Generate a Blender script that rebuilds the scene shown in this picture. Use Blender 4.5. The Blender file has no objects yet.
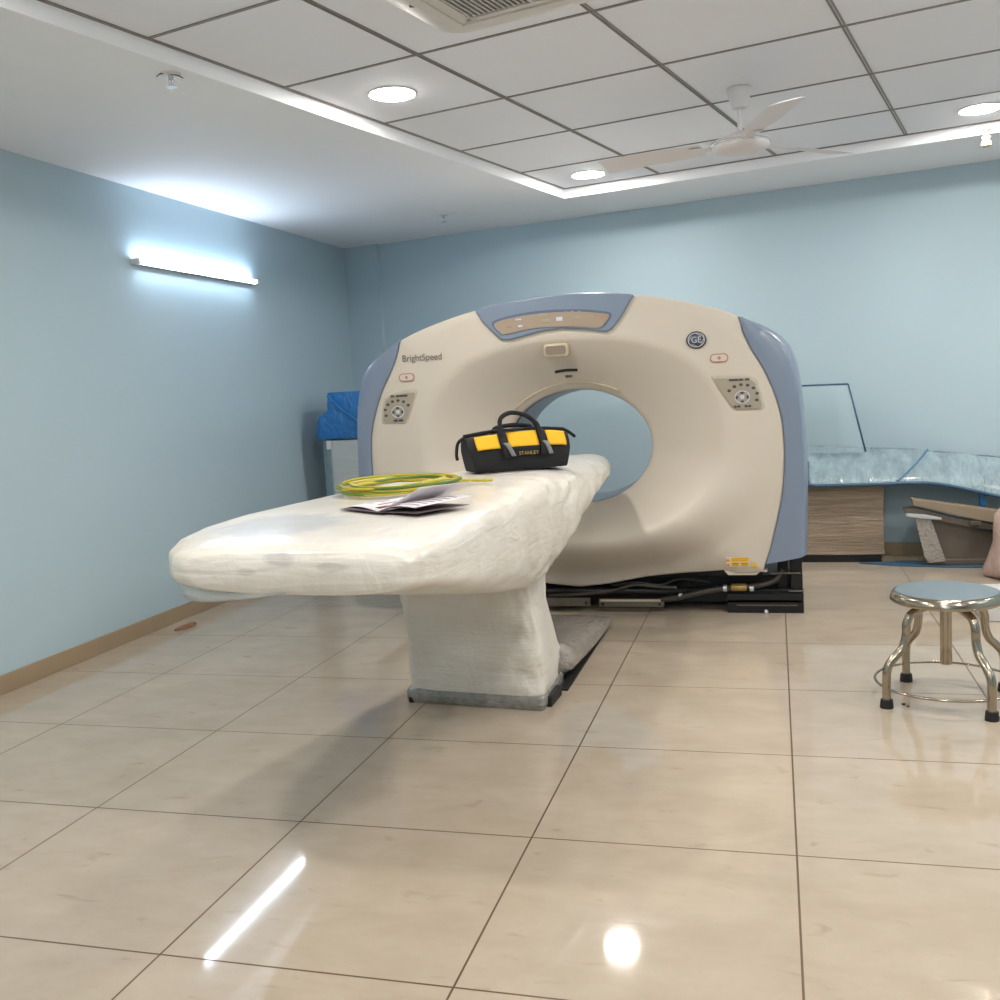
import bpy, bmesh, math, random
from mathutils import Vector, Matrix, noise
random.seed(7)
PI = math.pi
COL = bpy.context.scene.collection
R = math.radians

# ------------------------------------------------------------------ materials
MATS = {}
def srgb(r, g, b):
    f = lambda c: (c/255/12.92) if c/255 <= .04045 else ((c/255+.055)/1.055)**2.4
    return (f(r), f(g), f(b), 1)
def mat(name, rgb, rough=.5, metal=0, coat=0, emit=0, alpha=1, bump=None, var=0, spec=.5, varscale=3, trans=0, vstretch=None):
    """bump = (scale xyz, strength, distance)"""
    m = bpy.data.materials.new(name); m.use_nodes = True
    nt = m.node_tree; b = nt.nodes['Principled BSDF']
    c = srgb(*rgb)
    b.inputs['Base Color'].default_value = c
    b.inputs['Roughness'].default_value = rough
    b.inputs['Metallic'].default_value = metal
    b.inputs['Coat Weight'].default_value = coat
    b.inputs['Coat Roughness'].default_value = .12
    b.inputs['Alpha'].default_value = alpha
    b.inputs['Specular IOR Level'].default_value = spec
    b.inputs['Transmission Weight'].default_value = trans
    if emit:
        b.inputs['Emission Color'].default_value = c
        b.inputs['Emission Strength'].default_value = emit
    tc = nt.nodes.new('ShaderNodeTexCoord')
    if var:
        n = nt.nodes.new('ShaderNodeTexNoise'); n.inputs['Scale'].default_value = varscale; n.inputs['Detail'].default_value = 5
        if vstretch:
            vm = nt.nodes.new('ShaderNodeMapping'); vm.inputs['Scale'].default_value = vstretch; nt.links.new(tc.outputs['Object'], vm.inputs['Vector']); nt.links.new(vm.outputs[0], n.inputs['Vector'])
        else: nt.links.new(tc.outputs['Object'], n.inputs['Vector'])
        mx = nt.nodes.new('ShaderNodeMix'); mx.data_type = 'RGBA'
        mx.inputs[6].default_value = tuple(x*(1-var) for x in c[:3])+(1,)
        mx.inputs[7].default_value = tuple(min(1, x*(1+var)) for x in c[:3])+(1,)
        nt.links.new(n.outputs['Fac'], mx.inputs[0]); nt.links.new(mx.outputs[2], b.inputs['Base Color'])
    if bump:
        mp = nt.nodes.new('ShaderNodeMapping'); mp.inputs['Scale'].default_value = bump[0]
        n2 = nt.nodes.new('ShaderNodeTexNoise'); n2.inputs['Scale'].default_value = 1; n2.inputs['Detail'].default_value = 4
        n2.inputs['Distortion'].default_value = .8
        bp = nt.nodes.new('ShaderNodeBump'); bp.inputs['Strength'].default_value = bump[1]; bp.inputs['Distance'].default_value = bump[2]
        nt.links.new(tc.outputs['Object'], mp.inputs['Vector']); nt.links.new(mp.outputs[0], n2.inputs['Vector'])
        nt.links.new(n2.outputs['Fac'], bp.inputs['Height']); nt.links.new(bp.outputs[0], b.inputs['Normal'])
    MATS[name] = m
    return m

def line_fac(nt, vec_out, pitch, width):
    """1 on grid lines of a square grid in the XY plane of the given vector"""
    sp = nt.nodes.new('ShaderNodeSeparateXYZ'); nt.links.new(vec_out, sp.inputs[0])
    outs = []
    for i in (0, 1):
        a = nt.nodes.new('ShaderNodeMath'); a.operation = 'DIVIDE'; a.inputs[1].default_value = pitch
        nt.links.new(sp.outputs[i], a.inputs[0])
        r = nt.nodes.new('ShaderNodeMath'); r.operation = 'ROUND'; nt.links.new(a.outputs[0], r.inputs[0])
        s = nt.nodes.new('ShaderNodeMath'); s.operation = 'SUBTRACT'; nt.links.new(a.outputs[0], s.inputs[0]); nt.links.new(r.outputs[0], s.inputs[1])
        ab = nt.nodes.new('ShaderNodeMath'); ab.operation = 'ABSOLUTE'; nt.links.new(s.outputs[0], ab.inputs[0])
        lt = nt.nodes.new('ShaderNodeMath'); lt.operation = 'LESS_THAN'; lt.inputs[1].default_value = width/2/pitch
        nt.links.new(ab.outputs[0], lt.inputs[0]); outs.append(lt.outputs[0])
    m = nt.nodes.new('ShaderNodeMath'); m.operation = 'MAXIMUM'; nt.links.new(outs[0], m.inputs[0]); nt.links.new(outs[1], m.inputs[1])
    return m.outputs[0], sp

TILE = .8020
def floor_material():
    m = bpy.data.materials.new('floor_tiles'); m.use_nodes = True; nt = m.node_tree; b = nt.nodes['Principled BSDF']
    tc = nt.nodes.new('ShaderNodeTexCoord')
    fac, sp = line_fac(nt, tc.outputs['Object'], TILE, .0060)
    mp = nt.nodes.new('ShaderNodeMapping'); mp.inputs['Scale'].default_value = (1.0, 1.6, 1)
    nt.links.new(tc.outputs['Object'], mp.inputs['Vector'])
    n = nt.nodes.new('ShaderNodeTexNoise'); n.inputs['Scale'].default_value = 3.2; n.inputs['Detail'].default_value = 9; n.inputs['Roughness'].default_value = .66; n.inputs['Distortion'].default_value = .3
    nt.links.new(mp.outputs[0], n.inputs['Vector'])
    cr = nt.nodes.new('ShaderNodeValToRGB')
    cr.color_ramp.elements[0].position = .30; cr.color_ramp.elements[0].color = srgb(170, 156, 138)
    cr.color_ramp.elements[1].position = .68; cr.color_ramp.elements[1].color = srgb(182, 168, 151)
    nt.links.new(n.outputs['Fac'], cr.inputs[0])
    # faint dark veins and dirt marks
    n2 = nt.nodes.new('ShaderNodeTexNoise'); n2.inputs['Scale'].default_value = 9; n2.inputs['Detail'].default_value = 6; n2.inputs['Distortion'].default_value = .6
    mp2 = nt.nodes.new('ShaderNodeMapping'); mp2.inputs['Scale'].default_value = (.7, 1.8, 1); nt.links.new(tc.outputs['Object'], mp2.inputs['Vector']); nt.links.new(mp2.outputs[0], n2.inputs['Vector'])
    c2 = nt.nodes.new('ShaderNodeValToRGB'); c2.color_ramp.elements[0].position = .26; c2.color_ramp.elements[0].color = (.84, .82, .79, 1)
    c2.color_ramp.elements[1].position = .36; c2.color_ramp.elements[1].color = (1, 1, 1, 1)
    nt.links.new(n2.outputs['Fac'], c2.inputs[0])
    mu = nt.nodes.new('ShaderNodeMix'); mu.data_type = 'RGBA'; mu.blend_type = 'MULTIPLY'; mu.inputs[0].default_value = 1
    nt.links.new(cr.outputs[0], mu.inputs[6]); nt.links.new(c2.outputs[0], mu.inputs[7])
    mx = nt.nodes.new('ShaderNodeMix'); mx.data_type = 'RGBA'; mx.inputs[7].default_value = srgb(92, 72, 55)
    nt.links.new(fac, mx.inputs[0]); nt.links.new(mu.outputs[2], mx.inputs[6]); nt.links.new(mx.outputs[2], b.inputs['Base Color'])
    ro = nt.nodes.new('ShaderNodeMapRange'); ro.inputs[3].default_value = .055; ro.inputs[4].default_value = .6
    nt.links.new(fac, ro.inputs[0]); nt.links.new(ro.outputs[0], b.inputs['Roughness'])
    b.inputs['Specular IOR Level'].default_value = .42
    return m

mat('wall_blue', (174, 195, 205), .55, var=.03, varscale=1.2)
mat('soffit_white', (238, 239, 243), .7, var=.015)
mat('ceiling_panel', (229, 231, 238), .75, var=.02, varscale=2)
mat('grid_grey', (128, 122, 118), .5)
mat('skirting', (158, 138, 112), .3, var=.08, varscale=6)
mat('cream', (203, 193, 179), .48, coat=.05, var=.02, varscale=2)
mat('cream_ring', (186, 172, 145), .35)
mat('blue_grey', (121, 134, 154), .33, coat=.25)
mat('taupe', (160, 150, 132), .4)
mat('taupe_light', (186, 177, 160), .4)
mat('taupe_dark', (88, 80, 70), .4)
mat('screen_brown', (160, 143, 124), .3, var=.08, varscale=9)
mat('button_dark', (74, 72, 78), .4)
mat('button_ring', (196, 200, 214), .35)
mat('red_mark', (184, 128, 112), .4)
mat('bezel_blue', (92, 106, 130), .4)
mat('sensor_brown', (132, 118, 104), .35)
mat('black', (20, 20, 22), .4)
mat('black_metal', (26, 26, 28), .35, metal=.3, var=.3, varscale=20)
mat('bracket_grey', (112, 104, 94), .4, metal=.4, var=.15, varscale=15)
mat('hose_grey', (62, 57, 52), .55)
mat('brass', (168, 142, 82), .35, metal=.5)
mat('logo_dark', (70, 70, 80), .3, metal=.3)
mat('chrome_pale', (205, 205, 210), .25, metal=.5)
mat('print_grey', (112, 108, 106), .5)
mat('yellow', (222, 182, 30), .5)
mat('orange', (205, 120, 30), .5)
mat('white_paint', (206, 203, 200), .35)
mat('fan_white', (216, 212, 213), .5)
mat('ac_white', (206, 201, 196), .4)
mat('ac_dark', (84, 78, 74), .5)
mat('black_cloth', (22, 22, 25), .85, bump=((260, 260, 260), .25, .002))
mat('yellow_cloth', (232, 176, 22), .75, bump=((260, 260, 260), .2, .002), var=.08, varscale=20)
mat('grey_strap', (120, 122, 126), .5)
mat('cable_yellow', (190, 172, 44), .38)
mat('cable_green', (92, 120, 38), .38)
mat('paper', (226, 220, 224), .6)
mat('paper_under', (92, 76, 84), .7)
mat('ink', (150, 140, 150), .6)
mat('ink_red', (110, 45, 48), .6)
mat('steel', (168, 158, 142), .18, metal=1, var=.06, varscale=8)
mat('steel_seat', (150, 160, 166), .34, metal=.9, var=.05, varscale=12, bump=((160, 160, 160), .12, .001))
mat('rubber', (24, 24, 25), .6)
mat('blue_film', (20, 104, 168), .25, coat=.6, bump=((14, 14, 9), .9, .03), var=.35, varscale=7)
mat('blue_edge', (58, 92, 120), .4)
mat('pale_film', (146, 166, 174), .22, coat=.6, bump=((22, 9, 12), .9, .03), var=.45, varscale=1, vstretch=(16, 5, 9))
mat('tape_blue', (96, 142, 172), .35)
mat('clear_blue', (186, 208, 216), .2, alpha=.22)
mat('carton', (158, 138, 116), .28, coat=.7, bump=((5, 5, 90), 1, .02), var=.55, varscale=1, vstretch=(5, 5, 75))  # colour streaks painted in for glints along the film creases
mat('cardboard', (144, 128, 108), .6, var=.15, varscale=6)
mat('cardboard_dark', (96, 86, 76), .45, var=.25, varscale=8, coat=.4)
mat('foam_white', (184, 188, 186), .35, coat=.3, bump=((8, 8, 60), .5, .01), var=.06)
mat('teal_dark', (84, 118, 130), .5)
mat('sack_pink', (196, 170, 158), .35, coat=.4, bump=((22, 22, 12), .8, .02), var=.2, varscale=10)
mat('green_print', (120, 130, 50), .5)
mat('leaf', (140, 92, 66), .7)
mat('bubble', (160, 152, 144), .25, coat=.6, bump=((40, 12, 40), .9, .02), var=.14, varscale=12)
mat('skirt_film', (140, 137, 132), .22, coat=.7, bump=((20, 20, 60), .8, .01), var=.6, varscale=26)
mat('brick_red', (170, 110, 96), .5)
m = mat('lamp', (255, 250, 242), .5, emit=170)
mat('tube_light', (222, 238, 255), .5, emit=42)

def film_material():
    """milky stretch film: off-white, shiny, wrinkled; the dark fittings below it show as soft patches"""
    m = bpy.data.materials.new('stretch_film'); m.use_nodes = True; nt = m.node_tree; b = nt.nodes['Principled BSDF']
    tc = nt.nodes.new('ShaderNodeTexCoord')
    n = nt.nodes.new('ShaderNodeTexNoise'); n.inputs['Scale'].default_value = 2.5; n.inputs['Detail'].default_value = 5
    nt.links.new(tc.outputs['Object'], n.inputs['Vector'])
    cr = nt.nodes.new('ShaderNodeValToRGB')
    cr.color_ramp.elements[0].position = .3; cr.color_ramp.elements[0].color = srgb(214, 206, 194)
    cr.color_ramp.elements[1].position = .7; cr.color_ramp.elements[1].color = srgb(234, 229, 221)
    nt.links.new(n.outputs['Fac'], cr.inputs[0])
    last = cr.outputs[0]
    # fittings under the film (positions on the near end of the table)
    for (cx, cy, cz, sx, sy, sz, rgb, st) in ((.84, .76, 1.01, .23, .24, .08, (176, 180, 186), .6), (1.01, .42, .965, .055, .09, .022, (172, 170, 170), .5),
                                              (1.17, .42, .940, .05, .09, .014, (176, 170, 162), .45), (.905, .42, .930, .035, .12, .014, (182, 175, 166), .4)):
        mp = nt.nodes.new('ShaderNodeMapping'); mp.vector_type = 'POINT'
        mp.inputs['Location'].default_value = (-cx/sx, -cy/sy, -cz/sz); mp.inputs['Scale'].default_value = (1/sx, 1/sy, 1/sz)
        nt.links.new(tc.outputs['Object'], mp.inputs['Vector'])
        nd = nt.nodes.new('ShaderNodeTexNoise'); nd.inputs['Scale'].default_value = 14; nt.links.new(tc.outputs['Object'], nd.inputs['Vector'])
        ln = nt.nodes.new('ShaderNodeVectorMath'); ln.operation = 'LENGTH'; nt.links.new(mp.outputs[0], ln.inputs[0])
        ad = nt.nodes.new('ShaderNodeMath'); ad.operation = 'ADD'; nt.links.new(ln.outputs['Value'], ad.inputs[0])
        ml = nt.nodes.new('ShaderNodeMath'); ml.operation = 'MULTIPLY_ADD'; ml.inputs[1].default_value = .9; ml.inputs[2].default_value = -.45
        nt.links.new(nd.outputs['Fac'], ml.inputs[0]); nt.links.new(ml.outputs[0], ad.inputs[1])
        mr = nt.nodes.new('ShaderNodeMapRange'); mr.interpolation_type = 'SMOOTHSTEP'; mr.inputs[1].default_value = .65; mr.inputs[2].default_value = 1.15
        mr.inputs[3].default_value = st; mr.inputs[4].default_value = 0; nt.links.new(ad.outputs[0], mr.inputs[0])
        mx = nt.nodes.new('ShaderNodeMix'); mx.data_type = 'RGBA'; mx.inputs[7].default_value = srgb(*rgb)
        nt.links.new(mr.outputs[0], mx.inputs[0]); nt.links.new(last, mx.inputs[6]); last = mx.outputs[2]
    nt.links.new(last, b.inputs['Base Color'])
    b.inputs['Roughness'].default_value = .42; b.inputs['Coat Weight'].default_value = .55; b.inputs['Coat Roughness'].default_value = .14
    prev = None
    for sc, st, di in (((3, 4, 30), .32, .016), ((9, 4, 7), .35, .03), ((18, 30, 60), .15, .006)):
        mp = nt.nodes.new('ShaderNodeMapping'); mp.inputs['Scale'].default_value = sc; mp.inputs['Rotation'].default_value = (0, R(7), R(12))
        n2 = nt.nodes.new('ShaderNodeTexNoise'); n2.inputs['Scale'].default_value = 1; n2.inputs['Detail'].default_value = 3; n2.inputs['Distortion'].default_value = 1.0
        bp = nt.nodes.new('ShaderNodeBump'); bp.inputs['Strength'].default_value = st; bp.inputs['Distance'].default_value = di
        nt.links.new(tc.outputs['Object'], mp.inputs['Vector']); nt.links.new(mp.outputs[0], n2.inputs['Vector']); nt.links.new(n2.outputs['Fac'], bp.inputs['Height'])
        if prev: nt.links.new(prev, bp.inputs['Normal'])
        prev = bp.outputs[0]
    nt.links.new(prev, b.inputs['Normal'])
    MATS['film'] = m
film_material()
mat('film_clear', (206, 210, 206), .2, alpha=.6, coat=.5, bump=((20, 20, 40), .6, .01))

# ------------------------------------------------------------------ mesh helpers
def link(o, parent=None):
    COL.objects.link(o)
    if parent is not None: o.parent = parent
    return o
def obj(name, bm, m, parent=None, smooth=False, bevel=0, seg=2, autosmooth=None):
    bmesh.ops.recalc_face_normals(bm, faces=bm.faces)
    me = bpy.data.meshes.new(name); bm.to_mesh(me); bm.free()
    for x in (m if isinstance(m, (list, tuple)) else [m]): me.materials.append(MATS[x] if isinstance(x, str) else x)
    o = bpy.data.objects.new(name, me); link(o, parent)
    if smooth:
        for p in me.polygons: p.use_smooth = True
        if autosmooth is not None:
            me.set_sharp_from_angle(angle=R(autosmooth))
    if bevel:
        md = o.modifiers.new('bevel', 'BEVEL'); md.width = bevel; md.segments = seg; md.limit_method = 'ANGLE'; md.angle_limit = R(35)
        for p in me.polygons: p.use_smooth = True
        wn = o.modifiers.new('wn', 'WEIGHTED_NORMAL'); wn.keep_sharp = True
    return o
def empty(name, loc=(0, 0, 0), rz=0):
    o = bpy.data.objects.new(name, None); o.location = loc; o.rotation_euler = (0, 0, rz); o.empty_display_size = .1
    return link(o)
def tag(o, label, cat, group=None, kind=None):
    if label: o['label'] = label
    if cat: o['category'] = cat
    if group: o['group'] = group
    if kind: o['kind'] = kind
    return o
def add_box(bm, x0, x1, y0, y1, z0, z1, mi=0, rz=0, c=None):
    vs = [Vector((x, y, z)) for x in (x0, x1) for y in (y0, y1) for z in (z0, z1)]
    if rz:
        c = c or Vector(((x0+x1)/2, (y0+y1)/2, 0)); M = Matrix.Rotation(rz, 3, 'Z')
        vs = [M @ (v-c)+c for v in vs]
    v = [bm.verts.new(p) for p in vs]
    for f in ((0, 1, 3, 2), (4, 6, 7, 5), (0, 4, 5, 1), (2, 3, 7, 6), (0, 2, 6, 4), (1, 5, 7, 3)):
        bm.faces.new([v[i] for i in f]).material_index = mi
def box(name, x0, x1, y0, y1, z0, z1, m, parent=None, bevel=0, rz=0):
    bm = bmesh.new(); add_box(bm, x0, x1, y0, y1, z0, z1, rz=rz); return obj(name, bm, m, parent, bevel=bevel)
def add_lathe(bm, prof, c=(0, 0, 0), n=32, axis='Z', mi=0, sx=1, sy=1):
    rings = []
    for r, z in prof:
        ring = []
        for k in range(n):
            a = 2*PI*k/n; p = Vector((r*math.cos(a)*sx, r*math.sin(a)*sy, z))
            if axis == 'Y': p = Vector((p.x, z, p.y))
            if axis == 'X': p = Vector((z, p.x, p.y))
            ring.append(bm.verts.new(p+Vector(c)))
        rings.append(ring)
    for a, b in zip(rings, rings[1:]):
        for k in range(n):
            bm.faces.new((a[k], a[(k+1) % n], b[(k+1) % n], b[k])).material_index = mi
    for ring in (rings[0], rings[-1]):
        bm.faces.new(ring).material_index = mi
def catmull(pts, n=8, closed=False):
    P = [Vector(p) for p in pts]; out = []
    m = len(P); rng = range(m if closed else m-1)
    for i in rng:
        p1, p2 = P[i], P[(i+1) % m]
        p0 = P[i-1] if (closed or i > 0) else 2*p1-p2
        p3 = P[(i+2) % m] if (closed or i < m-2) else 2*p2-p1
        for k in range(n):
            t = k/n; out.append(.5*((2*p1)+(p2-p0)*t+(2*p0-5*p1+4*p2-p3)*t*t+(3*p1-p0-3*p2+p3)*t**3))
    if not closed: out.append(P[-1])
    return out
def add_tube(bm, pts, r, n=10, closed=False, mi=lambda k, i=0: 0, caps=True):
    P = [Vector(p) for p in pts]; m = len(P); rings = []
    nrm = None
    for i in range(m):
        if closed: t = (P[(i+1) % m]-P[i-1]).normalized()
        else: t = (P[min(i+1, m-1)]-P[max(i-1, 0)]).normalized()
        if nrm is None:
            nrm = t.orthogonal().normalized()
        nrm = (nrm-t*nrm.dot(t)).normalized(); bi = t.cross(nrm)
        rr = r(i/(m-1)) if callable(r) else r
        rings.append([bm.verts.new(P[i]+(nrm*math.cos(2*PI*k/n)+bi*math.sin(2*PI*k/n))*rr) for k in range(n)])
    for i in range(m if closed else m-1):
        a, b = rings[i], rings[(i+1) % m]
        for k in range(n):
            bm.faces.new((a[k], a[(k+1) % n], b[(k+1) % n], b[k])).material_index = mi(k, i)
    if not closed and caps:
        bm.faces.new(rings[0]); bm.faces.new(rings[-1])
def tube(name, pts, r, m, parent=None, n=10, closed=False, **k):
    bm = bmesh.new(); add_tube(bm, pts, r, n, closed, **k); return obj(name, bm, m, parent, smooth=True)
def add_prism(bm, poly, y0, y1, mi=0):
    """poly in (x,z) extruded along y"""
    a = [bm.verts.new((x, y0, z)) for x, z in poly]; b = [bm.verts.new((x, y1, z)) for x, z in poly]
    bm.faces.new(a).material_index = mi; bm.faces.new(b[::-1]).material_index = mi
    n = len(poly)
    for i in range(n): bm.faces.new((a[i], b[i], b[(i+1) % n], a[(i+1) % n])).material_index = mi
def prism(name, poly, y0, y1, m, parent=None, bevel=0):
    bm = bmesh.new(); add_prism(bm, poly, y0, y1); return obj(name, bm, m, parent, bevel=bevel)
def loft(bm, rings, cap=True, closed=True, mi=0):
    vs = [[bm.verts.new(p) for p in ring] for ring in rings]
    n = len(rings[0])
    for a, b in zip(vs, vs[1:]):
        for k in range(n if closed else n-1):
            bm.faces.new((a[k], a[(k+1) % n], b[(k+1) % n], b[k])).material_index = mi
    if cap:
        bm.faces.new(vs[0]); bm.faces.new(vs[-1])
    return vs
def text(name, s, size, loc, m, parent=None, rot=(PI/2, 0, 0), sx=1, ext=.001, align='CENTER'):
    cu = bpy.data.curves.new(name, 'FONT'); cu.body = s; cu.size = size; cu.align_x = align; cu.align_y = 'CENTER'; cu.extrude = ext
    t = bpy.data.objects.new(name, cu); COL.objects.link(t)
    dg = bpy.context.evaluated_depsgraph_get(); me = bpy.data.meshes.new_from_object(t.evaluated_get(dg))
    bpy.data.objects.remove(t); me.materials.clear(); me.materials.append(MATS[m])
    o = bpy.data.objects.new(name, me); link(o, parent); o.location = loc; o.rotation_euler = rot; o.scale = (sx, 1, 1)
    return o
def sm(a, b, x):
    t = max(0, min(1, (x-a)/(b-a))); return t*t*(3-2*t)

# ------------------------------------------------------------------ room shell
XL, XR, YF, HS, HC = -1.466, 6.1, -3.9, 2.79, 2.862
BW = -.1994
def wy(x): return 6.75+(x-XL)*BW
bm = bmesh.new(); add_box(bm, XL-.1, XR+.1, YF-.1, 7.0, -.1, 0)
tag(obj('floor', bm, floor_material()), 'large beige polished floor tiles with dark joints', 'floor', kind='structure')
def wall(name, pts, out, label):
    bm = bmesh.new(); (x0, y0), (x1, y1) = pts; ox, oy = out
    q = [(x0, y0), (x1, y1), (x1+ox, y1+oy), (x0+ox, y0+oy)]
    loft(bm, [[(x, y, -.1) for x, y in q], [(x, y, 3.0) for x, y in q]])
    return tag(obj(name, bm, 'wall_blue'), label, 'wall', kind='structure')
wall('wall_left', [(XL, YF-.1), (XL, 6.95)], (-.1, 0), 'pale blue painted wall with the tube light')
wall('wall_back', [(XL-.1, wy(XL-.1)), (XR+.1, wy(XR+.1))], (0, .1), 'pale blue painted wall behind the scanner')
wall('wall_right', [(XR, YF-.1), (XR, 5.6)], (.1, 0), 'pale blue painted wall on the right')
wall('wall_front', [(XL, YF), (XR, YF)], (0, -.1), 'pale blue painted wall behind the viewer')
# shallow pilaster in the far corner
bm = bmesh.new()
q = [(XL, wy(XL)), (XL+.36, wy(XL+.36)), (XL+.352, wy(XL+.36)-.05), (XL, wy(XL)-.05)]
loft(bm, [[(x, y, 0) for x, y in q], [(x, y, HS) for x, y in q]])
tag(obj('trim_1', bm, 'wall_blue'), 'shallow blue painted pilaster in the far corner', 'pilaster', kind='structure')
# baseboards
bm = bmesh.new(); add_box(bm, XL, XL+.012, YF, 6.68, 0, .1)
tag(obj('baseboard_left', bm, 'skirting', bevel=.003), 'beige tile skirting along the left wall', 'baseboard', kind='structure')
bm = bmesh.new(); x0, x1 = XL+.37, XR
q = [(x0, wy(x0)), (x1, wy(x1)), (x1, wy(x1)-.014), (x0, wy(x0)-.014)]
loft(bm, [[(x, y, 0) for x, y in q], [(x, y, .1) for x, y in q]])
tag(obj('baseboard_back', bm, 'skirting', bevel=.003), 'beige tile skirting along the back wall', 'baseboard', kind='structure')

# ceiling: flat soffit with a recessed tiled field turned with the back wall
TH = -.2225; O2 = Vector((-.0482, 1.5359)); CP = .8150
def c2w(a, b, z=0):
    return Vector((O2.x+a*math.cos(TH)-b*math.sin(TH), O2.y+a*math.sin(TH)+b*math.cos(TH), z))
def w2c(x, y):
    d = Vector((x, y))-O2; return (d.x*math.cos(TH)+d.y*math.sin(TH), -d.x*math.sin(TH)+d.y*math.cos(TH))
A0, A1, B0, B1 = .071, 5.05, -4.4, 3.985
bm = bmesh.new()
outer = [w2c(XL-.05, YF-.05), w2c(XR+.05, YF-.05), w2c(XR+.05, wy(XR+.05)+.05), w2c(XL-.05, wy(XL-.05)+.05)]
inner = [(A0, B0), (A1, B0), (A1, B1), (A0, B1)]
vo = [bm.verts.new((x, y, HS)) for x, y in outer]; vi = [bm.verts.new((x, y, HS)) for x, y in inner]; vt = [bm.verts.new((x, y, HC)) for x, y in inner]
for i in range(4):
    j = (i+1) % 4
    bm.faces.new((vo[i], vo[j], vi[j], vi[i])); bm.faces.new((vi[i], vi[j], vt[j], vt[i]))
bm.faces.new(vt).material_index = 1
vq = [bm.verts.new((x, y, HC+.1)) for x, y in outer]
bm.faces.new(vq)
for i in range(4): bm.faces.new((vo[i], vo[(i+1) % 4], vq[(i+1) % 4], vq[i]))
ce = obj('ceiling', bm, ['soffit_white', 'ceiling_panel']); ce.location = (O2.x, O2.y, 0); ce.rotation_euler.z = TH
tag(ce, 'white soffit with a recessed field of square panels', 'ceiling', kind='structure')
bm = bmesh.new(); w = .0075
k = -6
for i in range(1, 7):
    a = i*CP
    if a < A1:
        add_box(bm, a-w-.0035, a-.0035, B0, B1, HC-.005, HC); add_box(bm, a+.0035, a+w+.0035, B0, B1, HC-.005, HC)
for i in range(-5, 5):
    b = i*CP
    if B0 < b < B1: add_box(bm, A0, A1, b-w, b+w, HC-.0045, HC)
for (x0, x1, y0, y1) in ((A0, A0+.014, B0, B1), (A1-.014, A1, B0, B1), (A0, A1, B0, B0+.014), (A0, A1, B1-.012, B1)):
    add_box(bm, x0, x1, y0, y1, HC-.007, HC)
g = obj('trim_2', bm, 'grid_grey'); g.location = (O2.x, O2.y, 0); g.rotation_euler.z = TH
tag(g, 'grey metal grid between the ceiling panels', 'ceiling grid', kind='structure')

# ------------------------------------------------------------------ downlights
dl = [((.416, 1.211), 'round lit recessed ceiling downlight nearest the left wall, beside the air conditioner'),
      ((.417, 3.629), 'smallest lit ceiling downlight, in the far corner of the recessed panels'),
      ((2.885, 3.59), 'lit round ceiling downlight at the right, beyond the ceiling fan'),
      ((2.883, 1.14), 'lit ceiling downlight just out of view above the upper right corner')]
dl += [((a, b), 'lit ceiling downlight in the part of the room behind the viewer') for a, b in ((.47, -1.3), (2.88, -1.3), (.47, -3.6), (2.88, -3.6))]
dl += [((4.6, b), 'lit ceiling downlight in the row along the right side of the room') for b in (-1.3, 1.14, 3.4)]
def make_downlight():
    t = empty('downlight')
    bm = bmesh.new(); add_lathe(bm, [(.10, HC-.001), (.120, HC-.001), (.119, HC-.005), (.110, HC-.008), (.10, HC-.006)], n=40)
    obj('rim', bm, 'white_paint', t, smooth=True, autosmooth=40)
    bm = bmesh.new(); add_lathe(bm, [(.109, HC-.004), (.109, HC-.0088), (.10, HC-.0105), (.06, HC-.011)], n=40)
    obj('lamp_disc', bm, 'lamp', t)
    return t
d0 = make_downlight()
for i, ((a, b), lab) in enumerate(dl):
    if i == 0: d = d0
    else:
        d = d0.copy(); COL.objects.link(d)
        for ch in list(d0.children):
            c = ch.copy(); COL.objects.link(c); c.parent = d
    p = c2w(a, b); d.location = (p.x, p.y, 0)
    tag(d, lab, 'ceiling light', 'recessed ceiling downlights')

# tube light on the left wall, then two added fill tubes
def tube_light(loc, rz, label):
    t = empty('tube_light', loc, rz); tag(t, label, 'wall light')
    for s_ in (-1, 1):
        bm = bmesh.new(); add_box(bm, 0, .062, s_*.745-.012, s_*.745+.012, -.02, .016); obj('end_cap', bm, 'white_paint', t, bevel=.004)
    bm = bmesh.new(); loft(bm, [[(x, y, z) for x, z in ((0, -.020), (.040, -.020), (.040, -.014), (.026, -.012), (.026, .010), (0, .012))] for y in (-.733, .733)]); obj('batten', bm, 'white_paint', t, bevel=.003)
    tube('lamp_tube', [(.047, y, 0) for y in (-.735, 0, .735)], .012, 'tube_light', t, n=16)
tube_light((XL-.002, 4.16, 2.325), 0, 'long lit tube light mounted on the left blue wall')
tube_light((2.3, YF-.002, 2.35), PI/2, 'added fill tube light on the unseen wall behind the viewer')  # added lamp, brightens the ceiling and walls from out of view
tube_light((XR+.002, 1.6, 2.35), PI, 'added fill tube light on the right wall, out of view')  # second added lamp, evens out the room brightness

# ------------------------------------------------------------------ ceiling fan
fx, fy = 2.238, 3.33
t = empty('ceiling_fan', (fx, fy, 0)); tag(t, 'white three-blade ceiling fan hanging from the recessed panels', 'ceiling fan')
bm = bmesh.new(); add_lathe(bm, [(.06, HC-.001), (.064, HC-.012), (.058, HC-.03), (.043, HC-.085), (.036, HC-.1), (.016, HC-.105)]); obj('canopy', bm, 'fan_white', t, smooth=True, autosmooth=50)
bm = bmesh.new(); add_lathe(bm, [(.013, 2.62), (.013, HC-.1)], n=16); obj('rod', bm, 'fan_white', t, smooth=True, autosmooth=50)
bm = bmesh.new(); add_lathe(bm, [(.02, 2.65), (.04, 2.64), (.07, 2.625), (.115, 2.612), (.145, 2.60), (.15, 2.592)], n=40); obj('motor_cover', bm, 'fan_white', t, smooth=True, autosmooth=50)
bm = bmesh.new(); add_lathe(bm, [(.148, 2.592), (.150, 2.586), (.148, 2.580)], n=40); obj('trim_ring', bm, 'chrome_pale', t, smooth=True)
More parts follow.
